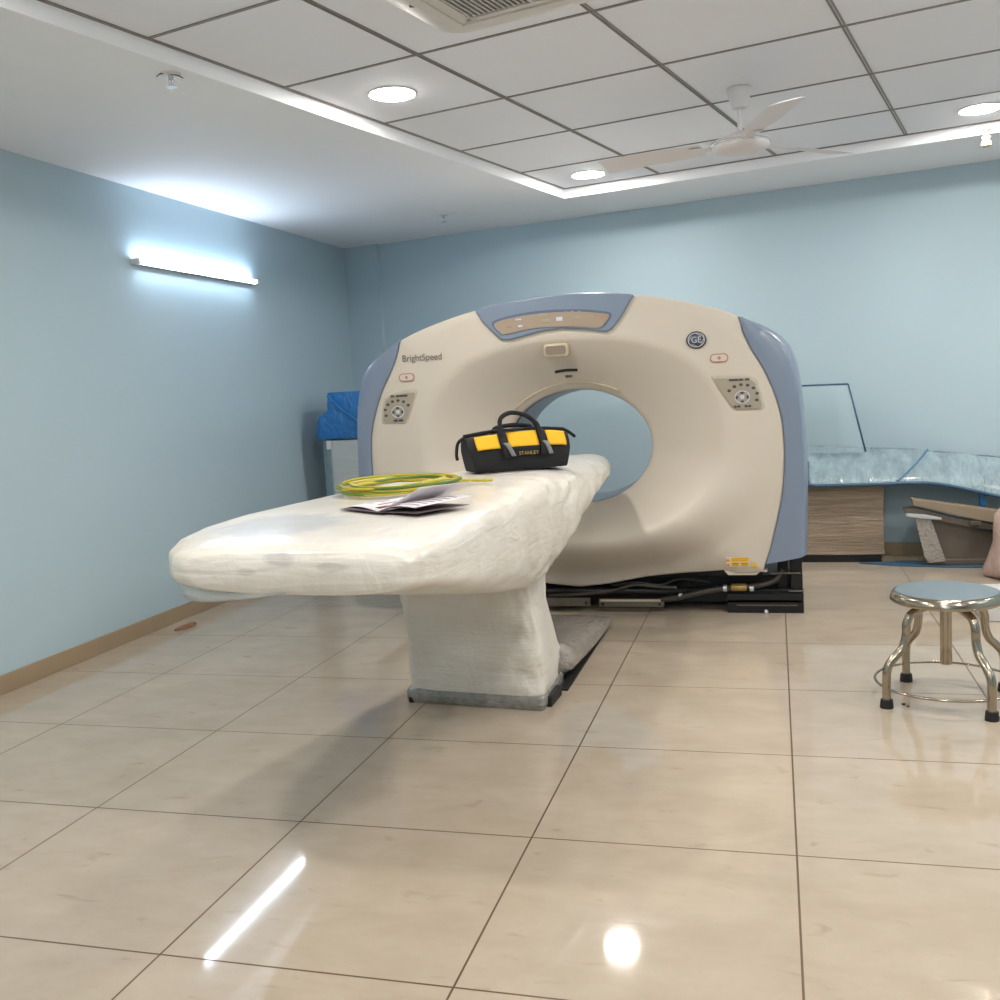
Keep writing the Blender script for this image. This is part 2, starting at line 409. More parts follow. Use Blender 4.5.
bm = bmesh.new(); add_lathe(bm, [(.145, 2.58), (.143, 2.565), (.125, 2.55), (.08, 2.543), (.02, 2.541)], n=40); obj('motor', bm, 'fan_white', t, smooth=True, autosmooth=50)
for a in (-73, 45, 166):
    e = (math.cos(R(a)), math.sin(R(a)))
    bm = bmesh.new(); rings = []
    for k in range(9):
        u = k/8; r = .20+u*.56; hw = .055+.030*sm(0, .35, u)+u*.004; hw *= (1 if u < .97 else .96)
        z = 2.585+.004*math.sin(u*PI)
        ring = []
        for (s, dz) in ((-1, .0), (-.4, .006), (.4, .006), (1, 0), (.4, .002), (-.4, .002)):
            ring.append((r*e[0]-s*hw*e[1], r*e[1]+s*hw*e[0], z+dz+s*.017))
        rings.append(ring)
    loft(bm, rings); b = obj('blade', bm, 'fan_white', t, smooth=True, autosmooth=60)
    bm = bmesh.new()
    loft(bm, [[(r*e[0]-s*h*e[1], r*e[1]+s*h*e[0], z) for s, z in ((-1, 2.577), (1, 2.585), (1, 2.592), (-1, 2.583))] for r, h in ((.12, .03), (.17, .022), (.26, .045))])
    obj('blade_bracket', bm, 'fan_white', b, bevel=.003)

# ------------------------------------------------------------------ air conditioner cassette
t = empty('air_conditioner', c2w(1.535, .205, 0), TH); tag(t, 'white ceiling cassette air conditioner with a ribbed grille at the top edge', 'air conditioner')
def rrect(hx, hy, r, n=6, cx=0, cy=0):
    out = []
    for sx, sy, a0 in ((1, 1, 0), (-1, 1, 90), (-1, -1, 180), (1, -1, 270)):
        for k in range(n+1):
            a = R(a0+90*k/n); out.append((cx+sx*(hx-r)+r*math.cos(a), cy+sy*(hy-r)+r*math.sin(a)))
    return out
bm = bmesh.new()
loft(bm, [[(x, y, z) for x, y in rrect(h, h, rr)] for h, rr, z in ((.475, .1, HC-.001), (.475, .1, HC-.012), (.462, .1, HC-.022), (.40, .07, HC-.034), (.30, .03, HC-.038))])
obj('panel', bm, 'ac_white', t, smooth=True, autosmooth=25)
bm = bmesh.new(); add_box(bm, -.275, .275, -.275, .275, HC-.040, HC-.036); gr = obj('grille', bm, 'ac_dark', t)
bm = bmesh.new()
for i in range(26):
    a = -.262+i*.021; add_box(bm, a-.0026, a+.0026, -.268, .268, HC-.046, HC-.040)
for (a, b, c, d) in ((-.285, .285, -.285, -.268), (-.285, .285, .268, .285), (-.285, -.268, -.285, .285), (.268, .285, -.285, .285), (-.006, .006, -.27, .27)):
    add_box(bm, a, b, c, d, HC-.05, HC-.036)
obj('grille_frame', bm, 'ac_white', gr)
for k in range(4):
    M = Matrix.Rotation(k*PI/2, 3, 'Z'); bm = bmesh.new()
    pr = [(-.35, .345), (-.33, .375), (0, .385), (.33, .375), (.35, .345), (.33, .335), (0, .33), (-.33, .335)]
    loft(bm, [[M @ Vector((x, y, z)) for x, y in pr] for z in (HC-.030, HC-.044)])
    obj('flap', bm, 'ac_white', t, bevel=.004)
bm = bmesh.new(); add_box(bm, -.405, -.36, .06, .075, HC-.039, HC-.030, rz=.5); obj('slot', bm, 'black', t)

# ------------------------------------------------------------------ sprinklers
def sprinkler(name, x, y, z, label, cat, body, wire=False):
    t = empty(name, (x, y, z)); tag(t, label, cat)
    bm = bmesh.new(); add_lathe(bm, [(.042, -.0005), (.042, -.004), (.03, -.009), (.012, -.010)], n=24); obj('rosette', bm, 'white_paint', t, smooth=True, autosmooth=40)
    bm = bmesh.new(); add_lathe(bm, [(.010, -.008), (.010, -.022), (.006, -.026)], n=16); obj('body', bm, body, t, smooth=True, autosmooth=40)
    bm = bmesh.new()
    for s in (-1, 1): add_tube(bm, catmull([(s*.008, 0, -.022), (s*.015, 0, -.036), (s*.004, 0, -.052)], 4), .0022, 6)
    add_lathe(bm, [(.0035, -.024), (.0035, -.05)], n=8)
    obj('yoke', bm, body, t, smooth=True)
    bm = bmesh.new(); add_lathe(bm, [(.004, -.052), (.022, -.054), (.022, -.056), (.004, -.056)], n=20); obj('deflector', bm, 'chrome_pale', t)
    return t
sp = sprinkler('sprinkler', -.02, 1.73, HS+.002, 'small metal sprinkler head on the soffit above the left wall', 'sprinkler', 'chrome_pale')
tube('wire', catmull([(-.055, -.02, -.012), (-.02, -.03, -.006), (.03, 0, -.012), (.045, .02, -.02)], 5), .0022, 'black', sp, n=6)
sp = sprinkler('sprinkler', -.10, 5.55, HS+.002, 'small metal sprinkler head on the soffit near the far corner', 'sprinkler', 'chrome_pale')
tube('wire', catmull([(.0, 0, -.015), (.08, -.02, -.004), (.16, -.03, -.006)], 5), .0018, 'white_paint', sp, n=6)
t = empty('ceiling_sensor', (3.63, 4.62, HS)); tag(t, 'small ribbed bronze and white fitting hanging from the soffit edge at right', 'ceiling sensor')
bm = bmesh.new(); add_lathe(bm, [(.03, -.0005), (.03, -.01), (.018, -.014)], n=20); obj('base', bm, 'white_paint', t, smooth=True, autosmooth=40)
bm = bmesh.new(); add_lathe(bm, [(.012, -.012), (.012, -.04), (.024, -.045), (.026, -.06), (.02, -.064), (.02, -.07), (.028, -.076), (.03, -.10), (.018, -.108)], n=24); obj('head', bm, 'cream_ring', t, smooth=True, autosmooth=40)

# ------------------------------------------------------------------ CT gantry
GX, Y0 = 1.177, 3.80
gan = empty('ct_scanner_gantry', (GX, Y0, 0)); tag(gan, 'large cream and blue-grey scanner ring with a round bore, standing on a black base', 'medical scanner')
# everything below is in gantry coordinates: x from the centre line, y from the front plane, z up
top = [(0, 1.938), (.225, 1.930), (.43, 1.908), (.636, 1.870), (.855, 1.808), (1.0, 1.752)]
sil = [(1.0, 1.752), (1.139, 1.690), (1.236, 1.625), (1.304, 1.535), (1.345, 1.37), (1.366, 1.107), (1.373, .797), (1.36, .355)]
inb = [(1.02, 1.742), (1.035, 1.70), (1.045, 1.655), (1.095, 1.55), (1.155, 1.444), (1.202, 1.334), (1.238, 1.22), (1.257, 1.112), (1.262, .933), (1.250, .755), (1.222, .605), (1.190, .471), (1.172, .401), (1.142, .313)]
bot = [(1.142, .313), (1.130, .268), (.905, .248), (.885, .272), (.62, .245), (.42, .218), (.2, .175), (.02, .155), (0, .155)]
def half(pts): return pts+[(-x, z) for x, z in pts[::-1] if abs(x) > 1e-6]
def c2d(pts, n=6): return [(p.x, p.y) for p in catmull([(x, z, 0) for x, z in pts], n)]
topc = c2d(top, 6); inbc = c2d(inb, 4); botc = bot
cream = topc[:-1]+inbc+botc[1:]
LS = 1.024
creamL = [(-x*LS, z) for x, z in cream[::-1] if abs(x) > 1e-6]
cream = [(x-.018*sm(.95, 1.1, x), z) for x, z in cream]
outline = cream+creamL
def ray_poly(poly, cx, cz, a):
    dx, dz = math.sin(a), math.cos(a); best = 1e9
    n = len(poly)
    for i in range(n):
        (x0, z0), (x1, z1) = poly[i], poly[(i+1) % n]
        ex, ez = x1-x0, z1-z0; det = -dx*ez+dz*ex
        if abs(det) < 1e-12: continue
        rx, rz = x0-cx, z0-cz
        tt = (-rx*ez+rz*ex)/det; s = (dx*rz-dz*rx)/det
        if tt > 1e-6 and -1e-6 <= s <= 1+1e-6: best = min(best, tt)
    return best
CZ = 1.05
def ray_se(ex, ez, rx, rz, n, a):
    lo, hi = 0, 3
    for _ in range(40):
        m_ = (lo+hi)/2; x = m_*math.sin(a)-ex; z = CZ+m_*math.cos(a)-ez
        if (abs(x)/rx)**n+(abs(z)/rz)**n < 1: lo = m_
        else: hi = m_
    return lo
NB = 200
BR, BZ, BC = .460, .360, 1.018
def cover():
    angs = sorted(set([2*PI*i/NB for i in range(NB)]+[math.atan2(x, z-CZ) % (2*PI) for x, z in outline if z < .5 or abs(abs(x)-1.0) < .05]))
    bm = bmesh.new(); cols = []
    for a in angs:
        rb = ray_se(0, BC, BR, BZ, 2, a); rr = ray_se(0, 1.075, .925, .615, 2.35, a)
        ro = ray_poly(outline, 0, CZ, a); rr = min(rr, ro-.05)
        rbe = min(ray_se(0, 1.05, 1.24, .86, 2.2, a), ro-.012); rbe = max(rbe, rr+.02)
        low = sm(.05, .8, -math.cos(a))            # 1 towards the bottom
        side = sm(-.2, .6, -math.cos(a))
        lip = -.012*0+.10*low+.02*side
        endb = -.11*sm(.55, .95, -math.cos(a))
        col = []
        dep = lambda r, d: bm.verts.new((r*math.sin(a), -d, CZ+r*math.cos(a)))
        db = -.27
        # rolled inner lip, then the funnel
        col.append(dep(rb+.012, db-.10)); col.append(dep(rb, db-.045)); col.append(dep(rb+.002, db-.015)); col.append(dep(rb+.014, db+.004))
        r0 = rb+.014
        for k in range(1, 15):
            u = k/15; ex_ = 1.18+.35*low; d = db+(lip-db)*(1-(1-u)**ex_)
            if u > .8: d -= 0
            col.append(dep(r0+(rr-r0)*u, d))
        col.append(dep(rr, lip+.0)); 
        for k in range(1, 9):
            u = k/8; w_ = sm(0, 1, u); d = lip*(1-w_)+endb*w_
            if low < .05: d = lip*(1-w_)
            col.append(dep(rr+(rbe-rr)*u, d))
        e = endb
        r1 = max(ro-.014, rbe+.002)
        col.append(dep(r1, e)); col.append(dep(ro-.004, e-.006)); col.append(dep(ro, e-.018)); col.append(dep(ro, e-.10 if -math.cos(a) < .5 else e-.06))
        cols.append(col)
    m_ = len(cols)
    for i in range(m_):
        a, b = cols[i], cols[(i+1) % m_]
        for k in range(len(a)-1): bm.faces.new((a[k], b[k], b[k+1], a[k+1]))
    return obj('front_cover', bm, 'cream', gan, smooth=True, autosmooth=48)
fc = cover()
# bore liner
bm = bmesh.new(); rings = []
for y, s in ((.36, 1.0), (.50, .985), (.80, .985), (.96, 1.02), (.98, 1.06)):
    rings.append([(BR*s*math.sin(2*PI*k/64), y, BC+BZ*s*math.cos(2*PI*k/64)) for k in range(64)])
loft(bm, rings, cap=False)
obj('bore_liner', bm, 'blue_grey', gan, smooth=True)
bm = bmesh.new(); rings = []
for s, y in ((1.0, .305), (1.018, .30), (1.018, .33), (1.0, .335)):
    rings.append([(BR*s*math.sin(2*PI*k/72), y, BC+BZ*s*math.cos(2*PI*k/72)) for k in range(72)])
loft(bm, rings+[rings[0]], cap=False)
obj('bore_rim', bm, 'taupe_dark', gan, smooth=True)
# seam strip arched over the bore
pts = []
for k in range(25):
    a = R(-50+84*k/24); q_ = .034+.012*math.cos(a); pts.append(((BR+q_)*math.sin(a), .238, BC+(BZ+q_)*math.cos(a)))
tube('trim_strip', pts, .006, 'cream_ring', gan, n=8)
# side panels and shell
silc = c2d(sil, 6)
def resample(pts, n):
    L = [0]
    for p, q in zip(pts, pts[1:]): L.append(L[-1]+math.hypot(q[0]-p[0], q[1]-p[1]))
    out = []
    for k in range(n):
        s = L[-1]*k/(n-1); i = 0
        while i < len(L)-2 and L[i+1] < s: i += 1
        f_ = (s-L[i])/max(1e-9, L[i+1]-L[i]); out.append((pts[i][0]+(pts[i+1][0]-pts[i][0])*f_, pts[i][1]+(pts[i+1][1]-pts[i][1])*f_))
    return out
NP = 44
ia, oa = resample(inbc, NP), resample([(1.035, 1.738)]+silc[3:], NP)
for s in (1, -1):
    bm = bmesh.new(); rings = []
    for (p, q) in zip(ia, oa):
        row = []
        for u, d in ((0.0, .06), (0.0, .012), (.03, .001), (.10, -.004), (.45, -.004), (.80, .0), (.86, .012), (.93, .04), (1, .10), (1.0, .5), (.99, .93)):
            w_ = u; p0_ = p[0]*LS if s < 0 else p[0]-.018*sm(.95, 1.1, p[0]); q0_ = q[0]*LS if s < 0 else q[0]; row.append((s*(p0_+(q0_-p0_)*w_), d, p[1]+(q[1]-p[1])*w_))
        rings.append(row)
    vs = loft(bm, rings, cap=False, closed=False)
    # close the underside
    obj('side_panel', bm, 'blue_grey', gan, smooth=True, autosmooth=50)['label'] = 'blue-grey side panel'
# rear housing: full outline around the bore, top cream
full = topc[:-1]+silc+[(1.142, .36), (.9, .34), (0, .33)]
fullo = full+[(-x*LS, z) for x, z in full[::-1] if abs(x) > 1e-6]
bm = bmesh.new(); rows = []
for i in range(160):
    a = 2*PI*i/160; ro = ray_poly(fullo, 0, CZ, a); rb = ray_se(0, BC, BR*1.05, BZ*1.05, 2, a)
    q_ = .03*abs(math.sin(a)); row = [(ro-.03-q_, .03), (ro-.006-q_, .05), (ro-.004-q_, .09), (ro-.004-q_, .88), (ro-.03-q_, .95), (rb+.12, .99), (rb+.02, .99), (rb, .97)]
    rows.append([(r*math.sin(a), y, CZ+r*math.cos(a)) for r, y in row])
loft(bm, rows+[rows[0]], cap=False, closed=False)
obj('rear_housing', bm, 'cream', gan, smooth=True, autosmooth=40)
# display panel over the bore
dpo = [(-.545, 1.893), (-.50, 1.82), (-.425, 1.738), (-.385, 1.703), (-.34, 1.698), (-.273, 1.708), (-.147, 1.735), (-.02, 1.744), (.126, 1.730), (.215, 1.712), (.255, 1.708), (.287, 1.720), (.325, 1.76), (.348, 1.79), (.425, 1.908)]
xc = -.055
topd = [(x, z) for x, z in c2d([(.425, 1.912), (.225, 1.936), (0, 1.946), (-.225, 1.934), (-.43, 1.914), (-.545, 1.893)], 6)]
poly = dpo+topd[1:-1]
dpn = prism('display_panel', poly, -.022, .12, 'blue_grey', gan, bevel=.010); dpn['label'] = 'blue-grey display surround at the top'
scr = [(-.436, 1.814), (-.30, 1.848), (-.11, 1.862), (.10, 1.853), (.22, 1.835), (.291, 1.815), (.265, 1.766), (.222, 1.735), (.097, 1.752), (-.054, 1.764), (-.208, 1.760), (-.365, 1.735), (-.396, 1.745)]
scr = [(-.07+(x+.07)*.96, 1.785+(z-1.795)*.86) for x, z in scr]
cxs = sum(p[0] for p in scr)/len(scr); czs = sum(p[1] for p in scr)/len(scr)
scs = [(p.x, p.y) for p in catmull([(x, z, 0) for x, z in scr], 4, True)]
prism('bezel', [(cxs+(x-cxs)*1.04, czs+(z-czs)*1.16+.006) for x, z in scs], -.025, .05, 'bezel_blue', dpn)
prism('screen', scs, -.0285, .05, 'screen_brown', dpn)
for (x, z, w_, h) in ((-.33, 1.775, .02, .008), (-.27, 1.815, .03, .006), (-.26, 1.775, .022, .01), (-.02, 1.80, .03, .018), (.02, 1.838, .012, .005), (.06, 1.838, .012, .005), (.1, 1.836, .012, .005), (.09, 1.80, .035, .016), (.17, 1.80, .02, .01), (.23, 1.795, .012, .012), (-.12, 1.83, .04, .012), (-.1, 1.795, .04, .016)):
    i = [(-.33), (-.27), (.23)]
    mname = 'red_mark' if x in (-.33, .23) else ('button_ring' if x in (-.27, -.26, -.02) else 'taupe')
    box('indicator', x-w_/1.6, x+w_/1.6, -.0305, -.02, z-h/1.5, z+h/1.5, mname, dpn, bevel=.002)
# sensor window, slot
bm = bmesh.new()
loft(bm, [[(x, y, z) for x, z in rrect(hx, hz, .022, 5, -.055, 1.62)] for hx, hz, y in ((.076, .04, .06), (.076, .04, -.004), (.07, .034, -.010))])
obj('sensor_bezel', bm, 'cream_ring', gan, smooth=True, autosmooth=40)
bm = bmesh.new()
loft(bm, [[(x, y, z) for x, z in rrect(.062, .026, .016, 5, -.055, 1.62)] for y in (-.002, -.013)])
obj('sensor_window', bm, 'sensor_brown', gan, smooth=True, autosmooth=40)
bm = bmesh.new(); pts = catmull([(-.09, .105, 1.492), (-.02, .105, 1.499), (.05, .105, 1.496)], 5); add_tube(bm, pts, .009, 8); obj('laser_slot', bm, 'black', gan, smooth=True)
bm = bmesh.new(); add_tube(bm, [(-.03, .13, 1.462), (.01, .13, 1.462)], .008, 8); obj('laser_slot', bm, 'taupe_dark', gan, smooth=True)
# start buttons
for x, z in ((.897, 1.515), (-1.013, 1.512)):
    bm = bmesh.new(); loft(bm, [[(px, y, pz) for px, pz in rrect(.052, .026, .025, 6, x, z)] for y in (.01, -.006)])
    bb = obj('start_button', bm, 'red_mark', gan); bb['label'] = 'small oval red-rimmed button'
    bm = bmesh.new(); loft(bm, [[(px, y, pz) for px, pz in rrect(.044, .019, .018, 6, x, z)] for y in (0, -.009)])
    obj('button_cap', bm, 'cream', bb)
    bm = bmesh.new(); add_lathe(bm, [(.01, -.008), (.01, -.011)], (x, 0, z), 12, 'Y'); obj('symbol', bm, 'red_mark', bb)
# control panels
def control(poly, cx, cz, s, name):
    cp = [(p.x, p.y) for p in catmull([(x, z, 0) for x, z in poly], 1, True)]
    mx = sum(p[0] for p in poly)/len(poly); mz = sum(p[1] for p in poly)/len(poly)
    bz = prism('control_panel', poly, -.006, .03, 'taupe_light', gan, bevel=.012); bz['label'] = name
    inn = [(mx+(x-mx)*.88, mz+(z-mz)*.86-.006) for x, z in poly]
    prism('keypad', inn, -.009, .02, 'taupe', bz, bevel=.006)
    def btn(x, z, r, m='button_dark', sz=1):
        bm = bmesh.new(); add_lathe(bm, [(r, -.006), (r, -.0115), (r*.7, -.0125)], (x, 0, z), 14, 'Y', sy=sz); obj('button', bm, m, bz, smooth=True, autosmooth=40)
    btn(cx, cz, .012, 'button_ring')
    bm = bmesh.new(); add_tube(bm, [(cx+.04*math.cos(2*PI*k/24), -.010, cz+.034*math.sin(2*PI*k/24)) for k in range(24)], .0035, 6, True); obj('button_ring', bm, 'button_ring', bz, smooth=True)
    for a in range(4): btn(cx+.032*math.cos(a*PI/2), cz+.027*math.sin(a*PI/2), .010)
    for a in (-20, 12, 42, 68, 94, 120, 148): btn(cx+s*.085*math.cos(R(a)), cz+.068*math.sin(R(a))+.004, .0105, sz=.8)
    for a in (-2, -1, 1, 2): btn(cx+a*.016+s*.004*a, cz-.052, .010, sz=.7)
    for a, w_ in ((-.045, .026), (-.005, .012), (.03, .012)):
        box('key', cx-s*(-a)-w_, cx-s*(-a)+w_, -.012, -.004, cz+.094, cz+.106, 'button_dark', bz)
control([(.84, 1.415), (.86, 1.424), (1.04, 1.412), (1.066, 1.408), (1.105, 1.380), (1.145, 1.235), (1.142, 1.212), (1.12, 1.204), (.98, 1.206), (.955, 1.222), (.885, 1.33)], 1.02, 1.285, 1, 'taupe keypad on the right')
control([(-1.178, 1.39), (-1.13, 1.418), (-1.03, 1.438), (-.955, 1.438), (-.948, 1.42), (-.962, 1.38), (-1.02, 1.245), (-1.04, 1.222), (-1.19, 1.226), (-1.205, 1.24), (-1.197, 1.30)], -1.085, 1.300, -1, 'taupe keypad on the left')
# emblem and lettering
bm = bmesh.new(); add_lathe(bm, [(.058, .01), (.058, -.008), (.05, -.011)], (.772, 0, 1.625), 36, 'Y', sy=.86); em = obj('emblem', bm, 'logo_dark', gan, smooth=True, autosmooth=40); em['label'] = 'round dark maker emblem'
bm = bmesh.new(); add_tube(bm, [(.772+.046*math.cos(2*PI*k/32), -.011, 1.625+.0395*math.sin(2*PI*k/32)) for k in range(32)], .0028, 6, True); obj('emblem_ring', bm, 'chrome_pale', em, smooth=True)
text('emblem_letters', 'GE', .05, (.772, -.0125, 1.625), 'chrome_pale', em, sx=.95, rot=(PI/2, 0, 0))
for k in range(4):
    a = R(45+90*k); bm = bmesh.new(); add_tube(bm, catmull([(.772+.037*math.cos(a), -.012, 1.625+.031*math.sin(a)), (.772+.036*math.cos(a+.5), -.012, 1.625+.033*math.sin(a+.5)), (.772+.044*math.cos(a+.9), -.012, 1.625+.038*math.sin(a+.9))], 4), .002, 5); obj('emblem_swirl', bm, 'chrome_pale', em, smooth=True)
text('lettering', 'BrightSpeed', .058, (-.905, -.004, 1.628), 'print_grey', gan, sx=.94, rot=(PI/2, 0, 0))
# warning labels
wl = prism('warning_label', [(.90, .298), (1.035, .298), (1.035, .354), (.90, .354)], -.004, .02, 'cream', gan)
for x, z, w_, h, mm in ((.912, .340, .012, .009, 'orange'), (.912, .312, .012, .009, 'orange')):
    prism('warning_triangle', [(x-w_, z-h), (x+w_, z-h), (x, z+h)], -.006, -.003, mm, wl)
for x0, x1, z0, z1 in ((.93, 1.03, .331, .352), (.93, .975, .303, .325), (.982, 1.03, .303, .325)):
    b = box('warning_text_block', x0, x1, -.006, -.003, z0, z1, 'yellow', wl)
    for k in range(2): box('print_line', x0+.006, x1-.006, -.007, -.005, z0+.005+k*.009, z0+.008+k*.009, 'orange' if z0 > .33 else 'black', b)
prism('warning_triangle', [(1.045, .296), (1.08, .296), (1.0625, .328)], -.006, .01, 'yellow', wl)
# lower ledge of the cover
prism('cover_foot', [(.885, .272), (1.135, .272), (1.130, .262), (1.09, .262), (1.07, .243), (.91, .243)], .02, .10, 'cream', gan, bevel=.004)
# base frame
bm = bmesh.new()
add_box(bm, -1.06, 1.335, .25, .92, .03, .20)
add_box(bm, -1.0, 1.1, .20, .9, .20, .30)
add_box(bm, -1.0, 1.335, .14, .30, .105, .135)
obj('base_frame', bm, 'black_metal', gan, bevel=.004)
bm = bmesh.new()
add_box(bm, .895, 1.335, .095, .9, .0, .062); add_box(bm, .895, 1.335, .10, .9, .075, .115); add_box(bm, 1.265, 1.33, .12, .5, .115, .375); add_box(bm, 1.19, 1.25, .2, .5, .115, .37)
obj('corner_foot', bm, 'black_metal', gan, bevel=.003)
bm = bmesh.new()
add_box(bm, -1.06, -.6, .095, .9, .0, .062); add_box(bm, -1.06, -.6, .10, .9, .075, .115)
obj('corner_foot', bm, 'black_metal', gan, bevel=.003)
for x0, x1, z0, z1 in ((-.9, -.45, .064, .11), (-.25, .065, .04, .09), (.12, .52, .035, .085)):
    b = box('bracket', x0, x1, .085, .10, z0, z1, 'bracket_grey', gan, bevel=.002)
    for x in (x0+.025, x1-.025):
        bm = bmesh.new(); add_lathe(bm, [(.009, .078), (.009, .086)], (x, 0, z0+.02), 10, 'Y'); obj('bolt', bm, 'black', b)
b = box('label_strip', .13, .50, .080, .086, .07, .082, 'taupe_light', gan)
tube('drive_tube', [(-1.0, .13, .125), (.65, .13, .125)], .022, 'black_metal', gan, n=14)
tube('hose', catmull([(.50, .10, .075), (.62, .09, .095), (.72, .09, .12), (.86, .10, .145), (.98, .10, .155), (1.1, .10, .17), (1.18, .11, .20), (1.22, .12, .26)], 6), .016, 'hose_grey', gan)
tube('hose', catmull([(-.2, .11, .10), (.0, .10, .11), (.2, .11, .13), (.34, .1, .17), (.48, .11, .155), (.6, .11, .15)], 6), .011, 'hose_grey', gan)
bm = bmesh.new(); add_lathe(bm, [(.02, -.045), (.023, -.04), (.023, .04), (.02, .045)], (.965, .098, .155), 16, 'X'); obj('hose_coupling', bm, 'brass', gan, smooth=True, autosmooth=40)
for x in (.885, 1.04, .62):
    bm = bmesh.new(); add_lathe(bm, [(.019, -.012), (.021, -.01), (.021, .01), (.019, .012)], (x, .098, .15 if x > .8 else .098), 14, 'X'); obj('hose_clamp', bm, 'chrome_pale', gan, smooth=True, autosmooth=40)
tube('hose', catmull([(.2, .12, .16), (.35, .1, .185), (.5, .12, .165), (.62, .13, .2), (.8, .13, .18)], 6), .008, 'black', gan)
bm = bmesh.new(); add_lathe(bm, [(.012, 0), (.014, .012), (.008, .025)], (1.12, .075, 0), 12); obj('leveling_bolt', bm, 'chrome_pale', gan, smooth=True)
box('support_wire', 1.15, 1.32, .10, .11, .235, .243, 'bracket_grey', gan); box('support_wire', 1.25, 1.335, .09, .1, .13, .138, 'bracket_grey', gan)
bm = bmesh.new(); add_box(bm, .95, 1.3, .088, .096, .045, .05); obj('foot_edge', bm, 'bracket_grey', gan)

# ------------------------------------------------------------------ patient table wrapped in film
pt = empty('patient_table', (0, 0, 0)); tag(pt, 'long scanner patient table wrapped in milky white stretch film on a single pedestal', 'examination table')
secs = [  # y, xl, xr, zt, zb, power
    (.415, .78, 1.36, .965, .872, 3.6), (.425, .70, 1.40, .982, .860, 4), (.46, .63, 1.43, .998, .852, 4.2), (.55, .56, 1.448, 1.007, .835, 4.4), (.68, .50, 1.455, 1.014, .808, 4.8), (.85, .46, 1.457, 1.019, .77, 5.2),
    (1.1, .455, 1.458, 1.022, .715, 6), (1.45, .46, 1.46, 1.02, .64, 5.5), (1.8, .52, 1.46, 1.02, .58, 6), (2.1, .58, 1.465, 1.02, .57, 5.6), (2.4, .65, 1.475, 1.02, .61, 4.6),
    (2.7, .74, 1.485, 1.018, .69, 3.7), (3.0, .84, 1.488, 1.014, .755, 3.0), (3.3, .95, 1.478, 1.009, .79, 2.5), (3.6, 1.06, 1.45, 1.0, .81, 2.4), (3.8, 1.12, 1.42, .993, .825, 2.3), (3.9, 1.17, 1.39, .98, .85, 2.1), (3.94, 1.22, 1.35, .955, .88, 2)]
def lerp_secs(secs, n):
    out = []
    for i in range(len(secs)-1):
        for k in range(n):
            u = k/n; out.append(tuple(a+(b-a)*u for a, b in zip(secs[i], secs[i+1])))
    out.append(secs[-1]); return out
bm = bmesh.new(); rings = []
for (y, xl, xr, zt, zb, pw) in lerp_secs(secs, 6):
    ring = []
    for k in range(110):
        a = 2*PI*k/110; c, s = math.cos(a), math.sin(a)
        x = math.copysign(abs(c)**(2/pw), c); z = math.copysign(abs(s)**(2/pw), s)
        px = (xl+xr)/2+x*(xr-xl)/2; pz = (zt+zb)/2+z*(zt-zb)/2
        if s < 0: px = (xl+xr)/2+x*(xr-xl)/2; px += ((.08+.10*(1-sm(.5, 1.6, y)))*abs(s)**1.6*min(1, abs(c)*1.3) if c < 0 else -(.05*sm(.8, 2.0, y)+.09*sm(1.9, 2.6, y))*abs(s)*abs(c))
        p = Vector((px, y, pz)); nz = noise.noise(Vector((px*3, y*2.2, pz*10)))*.009+noise.noise(Vector((px*9, y*6, pz*26)))*.004
        amp = .35 if s > .6 else 1
        nz += noise.noise(Vector(((pz*1.1-y*.55)*26, (pz+y)*5, 2)))*.022*sm(1.2, 2.2, y)*(1-sm(3.2, 3.8, y))*(1 if c > 0 else .3)
        p += Vector((x*nz, -nz*.6 if y < .6 else 0, z*nz*.7))*amp
        ring.append(p)
    rings.append(ring)
loft(bm, rings); obj('table_top', bm, 'film', pt, smooth=True)
# pedestal flaring up into the table
ps = [(.0, .715, 1.368, 2.045, 2.42), (.08, .71, 1.372, 2.04, 2.42), (.18, .705, 1.368, 2.045, 2.42), (.3, .698, 1.355, 2.05, 2.40), (.42, .688, 1.335, 2.052, 2.38), (.52, .675, 1.325, 2.04, 2.38), (.60, .665, 1.335, 1.93, 2.45), (.67, .68, 1.37, 1.8, 2.58), (.75, .75, 1.40, 1.7, 2.8)]
bm = bmesh.new(); rings = []
for (z, xl, xr, yl, yr) in lerp_secs(ps, 4):
    ring = []
    for k in range(72):
        a = 2*PI*k/72; c, s = math.cos(a), math.sin(a); pw = 7 if z < .6 else 7-4*min(1, (z-.6)/.3)
        x = math.copysign(abs(c)**(2/pw), c); y = math.copysign(abs(s)**(2/pw), s)
        nz = noise.noise(Vector((x*2.5+7, y*2.5, z*9)))*.014+noise.noise(Vector((x*7, y*7+3, z*24)))*.007
        if z < .05: nz *= .3
        px, py = (xl+xr)/2+x*((xr-xl)/2+nz), (yl+yr)/2+y*((yr-yl)/2+nz)
        py -= (px-1.04)*.10*(1 if y < 0 else .2)*(1 if z < .6 else 0)
        ring.append((px, py, z+.012))
    rings.append(ring)
loft(bm, rings); obj('pedestal', bm, 'film', pt, smooth=True)
bm = bmesh.new(); rings = []
for z, g_ in ((0, .004), (.015, .010), (.05, .010), (.062, .002)):
    rings.append([(x, y-(x-1.04)*.10*(1 if y < 2.2 else .2), z) for x, y in rrect(.327+g_, .19+g_, .03, 5, 1.041, 2.232)])
loft(bm, rings); obj('base_skirt', bm, 'skirt_film', pt, smooth=True, autosmooth=50)['label'] = 'grey base edge showing through the film'
